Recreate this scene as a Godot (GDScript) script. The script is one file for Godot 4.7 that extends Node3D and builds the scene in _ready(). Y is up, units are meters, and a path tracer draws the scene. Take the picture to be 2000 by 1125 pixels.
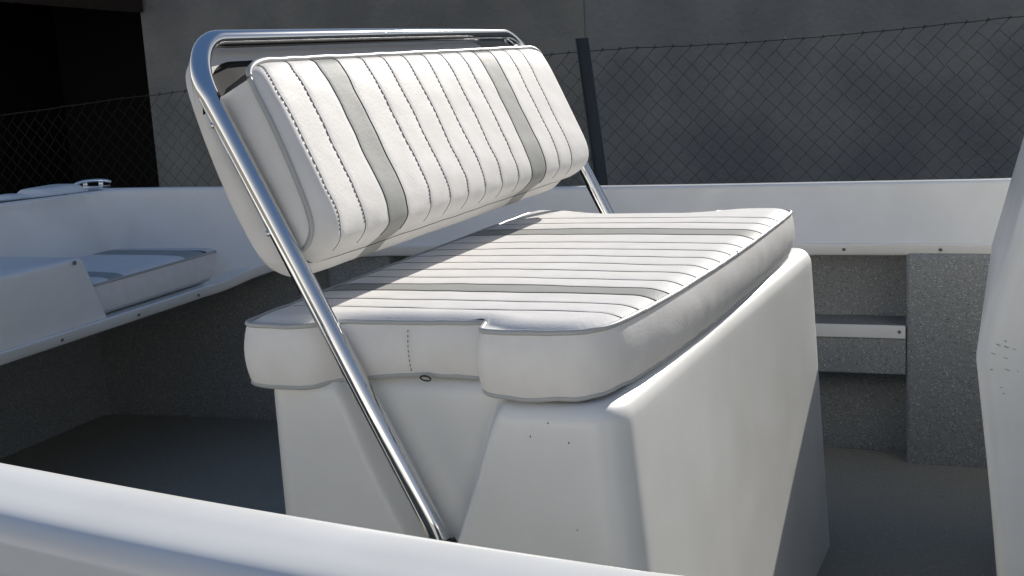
extends Node3D
# A white helm seat with a stainless tube backrest in an open boat, late sun from over the wall behind.

var used := {}
var M := {}
var rng := RandomNumberGenerator.new()
var noise := FastNoiseLite.new()

# ---------------------------------------------------------------- naming
func numbered(called: String) -> String:
	var k: int = used.get(called, -1) + 1
	used[called] = k
	return called if k == 0 else "%s_%03d" % [called, k]

func tag(o: Node, label: String, category := "", group := "", kind := "") -> void:
	if label != "": o.set_meta("label", label)
	if category != "": o.set_meta("category", category)
	if group != "": o.set_meta("group", group)
	if kind != "": o.set_meta("kind", kind)

func thing(called: String, label: String, category: String, at := Vector3.ZERO, group := "") -> Node3D:
	var o := Node3D.new()
	o.name = numbered(called)
	add_child(o)
	o.position = at
	tag(o, label, category, group)
	return o

func obj(called: String, mesh: Mesh, m: Material, parent: Node = self) -> MeshInstance3D:
	var o := MeshInstance3D.new()
	o.mesh = mesh
	o.material_override = m
	o.cast_shadow = GeometryInstance3D.SHADOW_CASTING_SETTING_ON
	if parent == self:
		o.name = numbered(called)
		add_child(o)
	else:
		o.name = called
		var n := 0
		while parent.has_node(NodePath(String(o.name))):
			n += 1
			o.name = "%s_%03d" % [called, n]
		parent.add_child(o, true)
	return o

# ---------------------------------------------------------------- mesh helpers
func begin() -> SurfaceTool:
	var st := SurfaceTool.new()
	st.begin(Mesh.PRIMITIVE_TRIANGLES)
	return st

func done(st: SurfaceTool) -> ArrayMesh:
	st.index()
	st.generate_normals()
	return st.commit()

func quad(st: SurfaceTool, a: Vector3, b: Vector3, c: Vector3, d: Vector3) -> void:
	if (b - a).cross(c - a).length_squared() > 1e-16:
		st.add_vertex(a); st.add_vertex(b); st.add_vertex(c)
	if (c - a).cross(d - a).length_squared() > 1e-16:
		st.add_vertex(a); st.add_vertex(c); st.add_vertex(d)

# rows of points joined into a sheet; flip turns its face
func sheet(st: SurfaceTool, rows: Array, closed := false, flip := false) -> void:
	for i in rows.size() - 1:
		var p: PackedVector3Array = rows[i]
		var q: PackedVector3Array = rows[i + 1]
		var n := p.size()
		for j in (n if closed else n - 1):
			var k := (j + 1) % n
			if flip: quad(st, p[j], q[j], q[k], p[k])
			else: quad(st, p[j], p[k], q[k], q[j])

func fan(st: SurfaceTool, ring: PackedVector3Array, c: Vector3, flip := false) -> void:
	for j in ring.size():
		var k := (j + 1) % ring.size()
		st.add_vertex(c)
		if flip:
			st.add_vertex(ring[k]); st.add_vertex(ring[j])
		else:
			st.add_vertex(ring[j]); st.add_vertex(ring[k])

# a round tube along a path
func tube(st: SurfaceTool, path: PackedVector3Array, r: float, sides := 10, closed := false, caps := true, squash := 1.0) -> void:
	var n := path.size()
	var rows := []
	var up := Vector3.UP
	for i in n:
		var a: Vector3 = path[(i - 1 + n) % n] if (closed or i > 0) else path[i]
		var b: Vector3 = path[(i + 1) % n] if (closed or i < n - 1) else path[i]
		var t := (b - a).normalized()
		if i == 0:
			up = Vector3.UP if absf(t.y) < 0.9 else Vector3.RIGHT
		up = (up - t * up.dot(t)).normalized()
		var s := t.cross(up)
		var ring := PackedVector3Array()
		for k in sides:
			var w := TAU * k / sides
			ring.append(path[i] + (s * cos(w) + up * sin(w) * squash) * r)
		rows.append(ring)
	if closed: rows.append(rows[0])
	sheet(st, rows, true)
	if caps and not closed:
		fan(st, rows[0], path[0], true)
		fan(st, rows[n - 1], path[n - 1])

# box from a to b with chamfered edges
func bevel_box(st: SurfaceTool, a: Vector3, b: Vector3, r: float, steps := 3) -> void:
	var c := (a + b) * 0.5
	var h := (b - a).abs() * 0.5
	var rr := minf(r, minf(h.x, minf(h.y, h.z)) * 0.98)
	# rounded box by pushing a cube sphere out
	for axis in 3:
		for sgn in [-1.0, 1.0]:
			var rows := []
			var cuts := []
			for k in steps + 1: cuts.append([-1.0, -tan(PI / 4 * (1.0 - float(k) / steps))])
			for k in steps + 1: cuts.append([1.0, tan(PI / 4 * float(k) / steps)])
			for u in cuts:
				var row := PackedVector3Array()
				for v in cuts:
					var d := Vector3.ZERO
					d[axis] = sgn
					d[(axis + 1) % 3] = u[1]
					d[(axis + 2) % 3] = v[1]
					d = d.normalized()
					var corner := Vector3.ZERO
					corner[axis] = sgn * (h[axis] - rr)
					corner[(axis + 1) % 3] = u[0] * (h[(axis + 1) % 3] - rr)
					corner[(axis + 2) % 3] = v[0] * (h[(axis + 2) % 3] - rr)
					row.append(c + corner + d * rr)
				rows.append(row)
			sheet(st, rows, false, sgn > 0)

func box_mesh(a: Vector3, b: Vector3, r := 0.003) -> ArrayMesh:
	var st := begin()
	bevel_box(st, a, b, r)
	return done(st)

func lerp_curve(pts: Array, x: float) -> float:     # pts: [x, y] rising in x, smooth between
	var n := pts.size()
	if x <= pts[0][0]: return pts[0][1]
	if x >= pts[n - 1][0]: return pts[n - 1][1]
	for i in n - 1:
		if x <= pts[i + 1][0]:
			var x0: float = pts[i][0]
			var x1: float = pts[i + 1][0]
			var y0: float = pts[i][1]
			var y1: float = pts[i + 1][1]
			var m0: float = (y1 - pts[maxi(i - 1, 0)][1]) / maxf(x1 - pts[maxi(i - 1, 0)][0], 1e-6)
			var m1: float = (pts[mini(i + 2, n - 1)][1] - y0) / maxf(pts[mini(i + 2, n - 1)][0] - x0, 1e-6)
			var t := (x - x0) / (x1 - x0)
			var hh := x1 - x0
			return (2*t*t*t - 3*t*t + 1) * y0 + (t*t*t - 2*t*t + t) * hh * m0 + (-2*t*t*t + 3*t*t) * y1 + (t*t*t - t*t) * hh * m1
	return pts[n - 1][1]

func spline2(pts: Array, per := 8, closed := false) -> PackedVector2Array:   # Catmull-Rom
	var out := PackedVector2Array()
	var n := pts.size()
	for i in (n if closed else n - 1):
		var p0: Vector2 = pts[(i - 1 + n) % n] if (closed or i > 0) else pts[i]
		var p1: Vector2 = pts[i]
		var p2: Vector2 = pts[(i + 1) % n]
		var p3: Vector2 = pts[(i + 2) % n] if (closed or i + 2 < n) else pts[n - 1]
		for k in per:
			var t := float(k) / per
			out.append(0.5 * ((2.0 * p1) + (p2 - p0) * t + (2.0 * p0 - 5.0 * p1 + 4.0 * p2 - p3) * t * t + (3.0 * p1 - p0 - 3.0 * p2 + p3) * t * t * t))
	if not closed: out.append(pts[n - 1])
	return out

# corners rounded with the given radii: [x, y, radius]
func rounded(pts: Array, per := 6, closed := true) -> PackedVector2Array:
	var out := PackedVector2Array()
	var n := pts.size()
	for i in n:
		var p := Vector2(pts[i][0], pts[i][1])
		var r: float = pts[i][2]
		if r <= 0.0 or (not closed and (i == 0 or i == n - 1)):
			out.append(p)
			continue
		var a := Vector2(pts[(i - 1 + n) % n][0], pts[(i - 1 + n) % n][1]) - p
		var b := Vector2(pts[(i + 1) % n][0], pts[(i + 1) % n][1]) - p
		var ra := minf(r, a.length() * 0.5)
		var rb := minf(r, b.length() * 0.5)
		var p0 := p + a.normalized() * ra
		var p2 := p + b.normalized() * rb
		for k in per + 1:
			var t := float(k) / per
			out.append(p0 * (1 - t) * (1 - t) + p * 2 * t * (1 - t) + p2 * t * t)
	return out

func resample(pts: PackedVector2Array, step: float, closed := true) -> PackedVector2Array:
	var out := PackedVector2Array()
	var n := pts.size()
	for i in (n if closed else n - 1):
		var a := pts[i]
		var b := pts[(i + 1) % n]
		var k := maxi(1, int(ceil(a.distance_to(b) / step)))
		for j in k: out.append(a.lerp(b, float(j) / k))
	if not closed: out.append(pts[n - 1])
	return out

func outline_distance(p: Vector2, o: PackedVector2Array) -> float:
	var best := 1e9
	var n := o.size()
	for i in n:
		var a := o[i]
		var ab := o[(i + 1) % n] - a
		var t := clampf((p - a).dot(ab) / maxf(ab.length_squared(), 1e-12), 0, 1)
		best = minf(best, (a + ab * t).distance_squared_to(p))
	return sqrt(best)

# ---------------------------------------------------------------- materials
func noise_tex(freq: float, size: int, seed_: int, oct := 4, ramp: Gradient = null, normal := false, strength := 4.0, type := FastNoiseLite.TYPE_SIMPLEX_SMOOTH) -> NoiseTexture2D:
	var n := FastNoiseLite.new()
	n.noise_type = type
	n.frequency = freq
	n.seed = seed_
	n.fractal_octaves = oct
	if oct <= 1: n.fractal_type = FastNoiseLite.FRACTAL_NONE
	var t := NoiseTexture2D.new()
	t.width = size
	t.height = size
	t.seamless = true
	t.noise = n
	t.as_normal_map = normal
	t.bump_strength = strength
	if ramp: t.color_ramp = ramp
	return t

func ramp2(a: Color, b: Color, lo := 0.25, hi := 0.75) -> Gradient:
	var g := Gradient.new()
	g.offsets = PackedFloat32Array([lo, hi])
	g.colors = PackedColorArray([a, b])
	return g

func mat(c: Color, rough: float, metal := 0.0) -> StandardMaterial3D:
	var m := StandardMaterial3D.new()
	m.albedo_color = c
	m.roughness = rough
	m.metallic = metal
	m.cull_mode = BaseMaterial3D.CULL_DISABLED
	return m

func triplanar(m: StandardMaterial3D, scale_: float) -> void:
	m.uv1_triplanar = true
	m.uv1_scale = Vector3.ONE * scale_
	m.uv1_triplanar_sharpness = 4.0

func speckle_image(seed_: int, base: float, n_light: int, n_dark: int) -> ImageTexture:
	var r := RandomNumberGenerator.new()
	r.seed = seed_
	var s := 768
	var im := Image.create(s, s, false, Image.FORMAT_RGB8)
	var fn := FastNoiseLite.new()
	fn.frequency = 0.5
	fn.seed = seed_
	for y in s:
		for x in s:
			var v := base + fn.get_noise_2d(x, y) * 0.055 + (r.randf() - 0.5) * 0.05
			im.set_pixel(x, y, Color(v, v * 1.02, v * 1.015))
	for k in n_light + n_dark:
		var light := k < n_light
		var v := r.randf_range(base + 0.06, base + 0.34) if light else r.randf_range(base * 0.45, base * 0.75)
		var cx := r.randi_range(0, s - 1)
		var cy := r.randi_range(0, s - 1)
		var w := r.randi_range(1, 2)
		for j in w * 2:
			var px := posmod(cx + r.randi_range(-w, w) / 2, s)
			var py := posmod(cy + r.randi_range(-w, w) / 2, s)
			im.set_pixel(px, py, Color(v, v, v * 0.98))
	return ImageTexture.create_from_image(im)

func make_materials() -> void:
	# upholstery vinyl
	var v := mat(Color(0.872, 0.862, 0.848), 0.52)
	v.albedo_texture = noise_tex(0.006, 512, 3, 4, ramp2(Color(0.98, 0.98, 0.975), Color(1, 1, 1)))
	v.normal_enabled = true
	v.normal_texture = noise_tex(0.03, 1024, 5, 5, null, true, 5.0)
	v.normal_scale = 0.16
	v.metallic_specular = 0.11
	triplanar(v, 4.0)
	M.vinyl = v
	var g: StandardMaterial3D = v.duplicate()
	g.albedo_color = Color(0.635, 0.635, 0.62)
	M.grey_vinyl = g
	M.piping = mat(Color(0.66, 0.665, 0.66), 0.38)
	M.thread = mat(Color(0.48, 0.48, 0.49), 0.8)
	M.seam = mat(Color(0.26, 0.26, 0.275), 0.8)
	# gelcoat
	var gel := mat(Color(0.89, 0.888, 0.875), 0.16)
	gel.albedo_texture = noise_tex(0.005, 512, 11, 5, ramp2(Color(0.972, 0.971, 0.966), Color(1, 1, 1)))
	gel.roughness_texture = noise_tex(0.01, 512, 12, 4, ramp2(Color(0.92, 0.92, 0.92), Color(1, 1, 1)))
	gel.normal_enabled = true
	gel.normal_texture = noise_tex(0.006, 512, 13, 3, null, true, 2.0)
	gel.normal_scale = 0.012
	triplanar(gel, 1.1)
	M.gel = gel
	var gs: StandardMaterial3D = gel.duplicate()
	gs.roughness = 0.36
	M.gel_satin = gs
	var st := mat(Color(0.86, 0.865, 0.87), 0.05, 1.0)
	st.normal_enabled = true
	st.normal_texture = noise_tex(0.02, 512, 21, 3, null, true, 1.5)
	st.normal_scale = 0.006
	triplanar(st, 3.0)
	M.steel = st
	# granite fleck paint on the hull liner
	var sp := mat(Color(1, 1, 1), 0.6)
	sp.albedo_texture = speckle_image(4, 0.52, 20000, 11000)
	sp.normal_enabled = true
	sp.normal_texture = noise_tex(0.12, 512, 41, 3, null, true, 6.0)
	sp.normal_scale = 0.12
	triplanar(sp, 0.95)
	M.fleck = sp
	var fl := mat(Color(1, 1, 1), 0.72)
	fl.albedo_color = Color(1.0, 0.95, 0.87)
	fl.albedo_texture = speckle_image(9, 0.55, 3500, 3000)
	fl.normal_enabled = true
	fl.normal_texture = noise_tex(0.2, 512, 42, 2, null, true, 6.0)
	fl.normal_scale = 0.12
	triplanar(fl, 1.0)
	M.deck = fl
	M.dark = mat(Color(0.06, 0.06, 0.065), 0.7)
	M.screw = mat(Color(0.46, 0.46, 0.45), 0.45, 0.4)
	M.rubber = mat(Color(0.07, 0.07, 0.075), 0.5)
	# render wall
	var w := mat(Color(0.475, 0.475, 0.46), 0.9)
	w.albedo_texture = noise_tex(0.0045, 1024, 31, 5, ramp2(Color(0.90, 0.905, 0.91), Color(1, 1, 0.995)))
	w.normal_enabled = true
	w.normal_texture = noise_tex(0.05, 1024, 32, 4, null, true, 5.0)
	w.normal_scale = 0.5
	triplanar(w, 0.37)
	M.wall = w
	var w2: StandardMaterial3D = w.duplicate()
	w2.albedo_color = Color(0.475, 0.48, 0.475)
	M.wall_low = w2
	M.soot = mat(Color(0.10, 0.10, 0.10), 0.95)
	var wd := mat(Color(0.20, 0.15, 0.13), 0.8)
	wd.albedo_texture = noise_tex(0.02, 256, 51, 4, ramp2(Color(0.7, 0.7, 0.7), Color(1, 1, 1)))
	triplanar(wd, 1.5)
	M.timber = wd
	M.wire = mat(Color(0.14, 0.14, 0.135), 0.7)
	M.post = mat(Color(0.22, 0.23, 0.225), 0.6)
	var gr := mat(Color(0.63, 0.60, 0.54), 0.95)
	gr.albedo_texture = noise_tex(0.01, 512, 61, 5, ramp2(Color(0.8, 0.8, 0.8), Color(1, 1, 1)))
	triplanar(gr, 0.4)
	M.ground = gr

# ---------------------------------------------------------------- the seat cushion
const SEAMS := [-0.064, -0.124, -0.193, -0.250, -0.315, -0.391, -0.462, -0.539, -0.617, -0.699, -0.801, -0.879, -0.968, -1.054]
const IS_GREY := [3, 11]           # panel between SEAMS[k-1] and SEAMS[k]
var seat_out := PackedVector2Array()
var seat_roll := PackedVector2Array()     # where the crowned top starts to rise
var FAR_EDGE := -1.235

func seat_front(z: float) -> float:
	return lerp_curve([[-1.4, 0.366], [-1.18, 0.366], [-0.75, 0.3625], [-0.528, 0.354], [-0.26, 0.338], [-0.145, 0.327], [-0.03, 0.314], [0.1, 0.30]], z)

func make_seat_outline() -> void:
	var f := FAR_EDGE
	var p := [[-0.272, 0.040, 0.035], [-0.172, 0.043, 0.03], [-0.118, -0.004, 0.03], [0.02, -0.010, 0.1], [0.118, -0.022, 0.014], [0.132, 0.034, 0.012],
		[0.20, 0.038, 0.06], [0.306, 0.022, 0.085], [0.328, -0.145, 0.05], [0.340, -0.26, 0.1], [0.355, -0.528, 0.2], [0.3635, -0.75, 0.2], [0.368, -1.1, 0.1],
		[0.366, f, 0.05], [0.20, f, 0.03], [0.185, f + 0.07, 0.02], [-0.10, f + 0.07, 0.03], [-0.16, f, 0.03], [-0.272, f, 0.04], [-0.275, -0.6, 0.1]]
	seat_out = resample(rounded(p, 7), 0.012)
	var p2 := [[-0.271, 0.039, 0.06], [-0.20, 0.040, 0.05], [-0.10, -0.006, 0.06], [0.03, -0.012, 0.1], [0.115, -0.012, 0.06], [0.18, 0.036, 0.06],
		[0.306, 0.022, 0.085], [0.328, -0.145, 0.05], [0.340, -0.26, 0.1], [0.355, -0.528, 0.2], [0.3635, -0.75, 0.2], [0.368, -1.1, 0.1],
		[0.366, f, 0.05], [0.24, f, 0.05], [0.16, f + 0.07, 0.05], [-0.08, f + 0.07, 0.05], [-0.18, f, 0.05], [-0.272, f, 0.04], [-0.275, -0.6, 0.1]]
	seat_roll = resample(rounded(p2, 7), 0.012)

func seat_height(x: float, z: float) -> float:
	var d := outline_distance(Vector2(x, z), seat_roll) if Geometry2D.is_point_in_polygon(Vector2(x, z), seat_roll) else 0.0
	var q := minf(d / 0.042, 1.0)
	var h := 0.0100 * (1.0 - pow(1.0 - q, 2.2)) + 0.003 * minf(d / 0.25, 1.0)
	var ds := 9.0
	var grey := false
	for k in SEAMS.size():
		ds = minf(ds, absf(z - SEAMS[k]))
	h -= 0.0011 * exp(-pow(ds / 0.0024, 2.0)) * minf(q * 2.0, 1.0) + 0.0002 * exp(-ds / 0.014) * q
	h += noise.get_noise_3d(x * 9.0, 0.0, z * 9.0) * 0.0005 * q
	return h

func seam_wave(k: int, x: float) -> float:
	return noise.get_noise_2d(x * 6.0, k * 17.0 + 3.0) * 0.0045

func seat_range(z: float) -> Vector2:   # rear and front x of the outline at z
	var lo := 9.0
	var hi := -9.0
	var n := seat_out.size()
	for i in n:
		var a := seat_out[i]
		var b := seat_out[(i + 1) % n]
		if (a.y - z) * (b.y - z) <= 0.0 and absf(a.y - b.y) > 1e-7:
			var x := lerpf(a.x, b.x, (z - a.y) / (b.y - a.y))
			lo = minf(lo, x)
			hi = maxf(hi, x)
	return Vector2(lo, hi)

func edge_z(x: float, near: bool) -> float:    # near or far end of the outline at x
	var best := -9.0 if near else 9.0
	var n := seat_out.size()
	for i in n:
		var a := seat_out[i]
		var b := seat_out[(i + 1) % n]
		if (a.x - x) * (b.x - x) <= 0.0 and absf(a.x - b.x) > 1e-7:
			var z := lerpf(a.y, b.y, (x - a.x) / (b.x - a.x))
			best = maxf(best, z) if near else minf(best, z)
	return best

func eased(u: float) -> float:      # denser towards both ends
	return 0.5 - 0.5 * cos(PI * u)

func build_seat_cushion() -> void:
	make_seat_outline()
	var t := thing("seat_cushion", "large white pleated vinyl bench cushion with two grey stripes lying on the seat box", "cushion")
	var cols := 72
	var n := SEAMS.size()
	for k in n + 1:
		var st := begin()
		var rows := []
		var na := 12
		if k == 0 or k == n:
			var zs: float = SEAMS[0] if k == 0 else SEAMS[n - 1]
			var r := seat_range(zs)
			na = 26
			for i in na + 1:
				var v := eased(float(i) / na)
				var row := PackedVector3Array()
				for j in cols * 2 + 1:
					var u := eased(float(j) / (cols * 2))
					var x := lerpf(r.x + 0.0005, r.y - 0.0005, u)
					var ze := edge_z(x, k == 0)
					if k == 0: ze = maxf(ze, zs + 0.0)
					var z := lerpf(zs + seam_wave(0 if k == 0 else n - 1, x), ze, v)
					row.append(Vector3(x, seat_height(x, z), z))
				rows.append(row)
			sheet(st, rows, false, k == n)
			# the slivers of the outline that bulge past this seam's own range
		else:
			for i in na + 1:
				var v := float(i) / na
				var row := PackedVector3Array()
				for j in cols + 1:
					var z0: float = lerpf(SEAMS[k - 1], SEAMS[k], v)
					var r := seat_range(z0)
					var x := lerpf(r.x, r.y, eased(float(j) / cols))
					var z: float = lerpf(SEAMS[k - 1] + seam_wave(k - 1, x), SEAMS[k] + seam_wave(k, x), v)
					row.append(Vector3(x, seat_height(x, z0), z))
				rows.append(row)
			sheet(st, rows, false, true)
		var grey: bool = k in IS_GREY
		obj("grey_stripe" if grey else "pleat_panel", done(st), M.grey_vinyl if grey else M.vinyl, t)
	# seams: a thin line of thread in each groove
	for k in n:
		var st := begin()
		var r := seat_range(SEAMS[k])
		var path := PackedVector3Array()
		for j in 90:
			var x := lerpf(r.x + 0.001, r.y - 0.001, eased(j / 89.0))
			path.append(Vector3(x, seat_height(x, SEAMS[k]) + 0.0003, SEAMS[k] + seam_wave(k, x)))
		tube(st, path, 0.0012 if (k == 2 or k == 3 or k == 10 or k == 11) else 0.00095, 5)
		obj("seam", done(st), M.seam, t)
	# piping round the top and the bottom of the side band
	var st1 := begin()
	var top := PackedVector3Array()
	var low := PackedVector3Array()
	var nrm := outline_normals(seat_out)
	for i in seat_out.size():
		var p := seat_out[i]
		var wob := noise.get_noise_2d(p.x * 20.0, p.y * 20.0 + 40.0) * 0.0009
		top.append(Vector3(p.x + nrm[i].x * 0.002, wob, p.y + nrm[i].y * 0.002))
		var q := p + nrm[i] * (0.001 - 0.009 * smoothstep(0.25, 0.31, p.x) * smoothstep(0.06, -0.10, p.y))
		low.append(Vector3(q.x, band_bottom(p.x, p.y) + noise.get_noise_2d(p.x * 14.0 + 90.0, p.y * 14.0) * 0.0022, q.y))
	tube(st1, top, 0.0042, 10, true)
	obj("piping", done(st1), M.piping, t)
	st1 = begin()
	tube(st1, low, 0.0045, 10, true)
	obj("piping", done(st1), M.piping, t)
	# side band
	st1 = begin()
	var rows2 := []
	for i in 13:
		var v := i / 12.0
		var row := PackedVector3Array()
		for j in seat_out.size():
			var p := seat_out[j]
			var yb: float = low[j].y
			var bulge := 0.011 * pow(sin(PI * clampf(v * 0.94 + 0.03, 0, 1)), 0.7)
			bulge += noise.get_noise_3d(p.x * 8.0, v * 1.5, p.y * 8.0) * 0.0008 * sin(PI * v)
			var dsm := absf(p.x + 0.002)
			if p.y > -0.06: bulge -= 0.003 * exp(-pow(dsm / 0.004, 2.0)) * sin(PI * v)
			var q := p.lerp(Vector2(low[j].x, low[j].z), v * v) + nrm[j] * bulge
			row.append(Vector3(q.x, lerpf(0.0, yb, v), q.y))
		rows2.append(row)
	sheet(st1, rows2, true)
	obj("side_band", done(st1), M.vinyl, t)
	# stitching on the near side of the band's join
	var st3 := begin()
	for k in 9:
		var y := -0.012 - k * 0.0075
		bevel_box(st3, Vector3(-0.0045, y - 0.0022, -0.004 + 0.0068 * sin(PI * (-y / 0.08))), Vector3(-0.0033, y + 0.0022, -0.0025 + 0.0068 * sin(PI * (-y / 0.08))), 0.0004, 1)
	tag(obj("stitching", done(st3), M.thread, t), "", "", "", "stuff")
	# underside
	st1 = begin()
	fan(st1, low, Vector3(0.04, -0.098, -0.6), true)
	obj("underside", done(st1), M.vinyl, t)
	# small wire ring hanging from the bottom piping
	var ring := PackedVector3Array()
	for k in 14:
		var w := TAU * k / 14.0
		ring.append(Vector3(0.022 + 0.0085 * cos(w), -0.083 + 0.005 * sin(w), 0.004 + 0.004 * sin(w)))
	st1 = begin()
	tube(st1, ring, 0.0012, 6, true)
	obj("pull_ring", done(st1), M.rubber, t)

func band_bottom(x: float, z: float) -> float:
	var near := lerp_curve([[-0.27, -0.094], [-0.18, -0.097], [-0.09, -0.088], [0.01, -0.080], [0.09, -0.084], [0.14, -0.0925], [0.19, -0.0965], [0.32, -0.094]], x)
	return lerpf(near, -0.100, smoothstep(0.0, -0.15, z))

func outline_normals(o: PackedVector2Array) -> PackedVector2Array:
	var out := PackedVector2Array()
	var n := o.size()
	var c := Vector2.ZERO
	for p in o: c += p / n
	var area := 0.0
	for i in n: area += o[i].cross(o[(i + 1) % n])
	for i in n:
		var d := (o[(i + 1) % n] - o[(i - 1 + n) % n]).normalized()
		var v := Vector2(d.y, -d.x)
		out.append(v if area > 0 else -v)
	return out

# ---------------------------------------------------------------- the backrest
var BD := Vector3(-0.435, 0.9, 0).normalized()
var BN := Vector3(BD.y, -BD.x, 0)
const B0 := Vector3(-0.124, -0.003, 0)

func back_at(s: float, t: float, z: float) -> Vector3:
	return B0 + BD * s + BN * t + Vector3(0, 0, z)

const BACK_SEAMS := [-0.028, -0.106, -0.188, -0.259, -0.352, -0.432, -0.516, -0.600, -0.686, -0.777, -0.853, -0.940, -1.030, -1.115]

func profile(pts: Array, u: float) -> Vector2:
	var n := pts.size() - 1
	var f := u * n
	var i := mini(int(f), n - 1)
	var t := f - i
	var p0: Vector2 = pts[maxi(i - 1, 0)]
	var p1: Vector2 = pts[i]
	var p2: Vector2 = pts[i + 1]
	var p3: Vector2 = pts[mini(i + 2, n)]
	return 0.5 * ((2.0 * p1) + (p2 - p0) * t + (2.0 * p0 - 5.0 * p1 + 4.0 * p2 - p3) * t * t + (3.0 * p1 - p0 - 3.0 * p2 + p3) * t * t * t)

# points are (t, s): t off the tube's plane, s up along it
var FRONT_MID := [Vector2(0.066, 0.414), Vector2(0.075, 0.404), Vector2(0.079, 0.378), Vector2(0.080, 0.335), Vector2(0.079, 0.28), Vector2(0.078, 0.22), Vector2(0.077, 0.175), Vector2(0.072, 0.140), Vector2(0.059, 0.116), Vector2(0.035, 0.104), Vector2(0.000, 0.100)]
var FRONT_END := [Vector2(0.064, 0.414), Vector2(0.064, 0.405), Vector2(0.063, 0.375), Vector2(0.063, 0.335), Vector2(0.060, 0.28), Vector2(0.055, 0.22), Vector2(0.049, 0.175), Vector2(0.040, 0.146), Vector2(0.024, 0.130), Vector2(0.010, 0.125), Vector2(-0.004, 0.125)]
var REAR_MID := [Vector2(-0.014, 0.458), Vector2(-0.021, 0.482), Vector2(-0.040, 0.496), Vector2(-0.057, 0.478), Vector2(-0.069, 0.42), Vector2(-0.077, 0.35), Vector2(-0.082, 0.28), Vector2(-0.083, 0.21), Vector2(-0.079, 0.155), Vector2(-0.065, 0.115), Vector2(-0.036, 0.091), Vector2(0.000, 0.099)]
var REAR_END := [Vector2(-0.042, 0.464), Vector2(-0.044, 0.474), Vector2(-0.048, 0.462), Vector2(-0.052, 0.435), Vector2(-0.057, 0.39), Vector2(-0.062, 0.33), Vector2(-0.066, 0.27), Vector2(-0.069, 0.21), Vector2(-0.066, 0.165), Vector2(-0.056, 0.136), Vector2(-0.036, 0.120), Vector2(-0.004, 0.110)]
const ZN := 0.006
var ZF := -1.262

func cushion_point(mid: Array, ends: Array, u: float, z: float, corner: float, s_low: float, groove := true) -> Vector3:
	var de := minf(ZN - z, z - ZF)
	var q := clampf(de / 0.028, 0.0, 1.0)
	var w := 1.0 - pow(1.0 - q, 2.2)
	var p: Vector2 = profile(ends, u).lerp(profile(mid, u), w)
	var s := p.y
	if de < corner:
		var deep := 0.024 if corner < 0.09 else 0.088
		var drop := deep * (1.0 - sqrt(maxf(0.0, 1.0 - pow((corner - de) / corner, 2.0))))
		var top: float = (mid[0] as Vector2).y
		s = s_low + (s - s_low) * (top - drop - s_low) / (top - s_low)
	var t := p.x
	if groove:
		var ds := 9.0
		for k in BACK_SEAMS.size(): ds = minf(ds, absf(z - BACK_SEAMS[k]))
		var side := 1.0 if (mid[0] as Vector2).x > 0.0 else -1.0
		var g := 0.0009 * exp(-pow(ds / 0.0022, 2.0)) + 0.00012 * exp(-ds / 0.016)
		var fade := smoothstep(0.0, 0.08, u) * (1.0 - smoothstep(0.78, 0.92, u))
		t -= side * g * (0.35 + 0.65 * fade)
		t += side * noise.get_noise_3d(u * 7.0, z * 10.0, 5.0) * 0.0007 * q
		s += noise.get_noise_3d(u * 6.0, z * 9.0, 25.0) * 0.0012 * q * smoothstep(0.6, 0.9, u)
	return back_at(s, t, z)

func back_seam_wave(k: int, u: float) -> float:
	return noise.get_noise_2d(u * 4.0 + 20.0, k * 13.0) * 0.005

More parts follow.
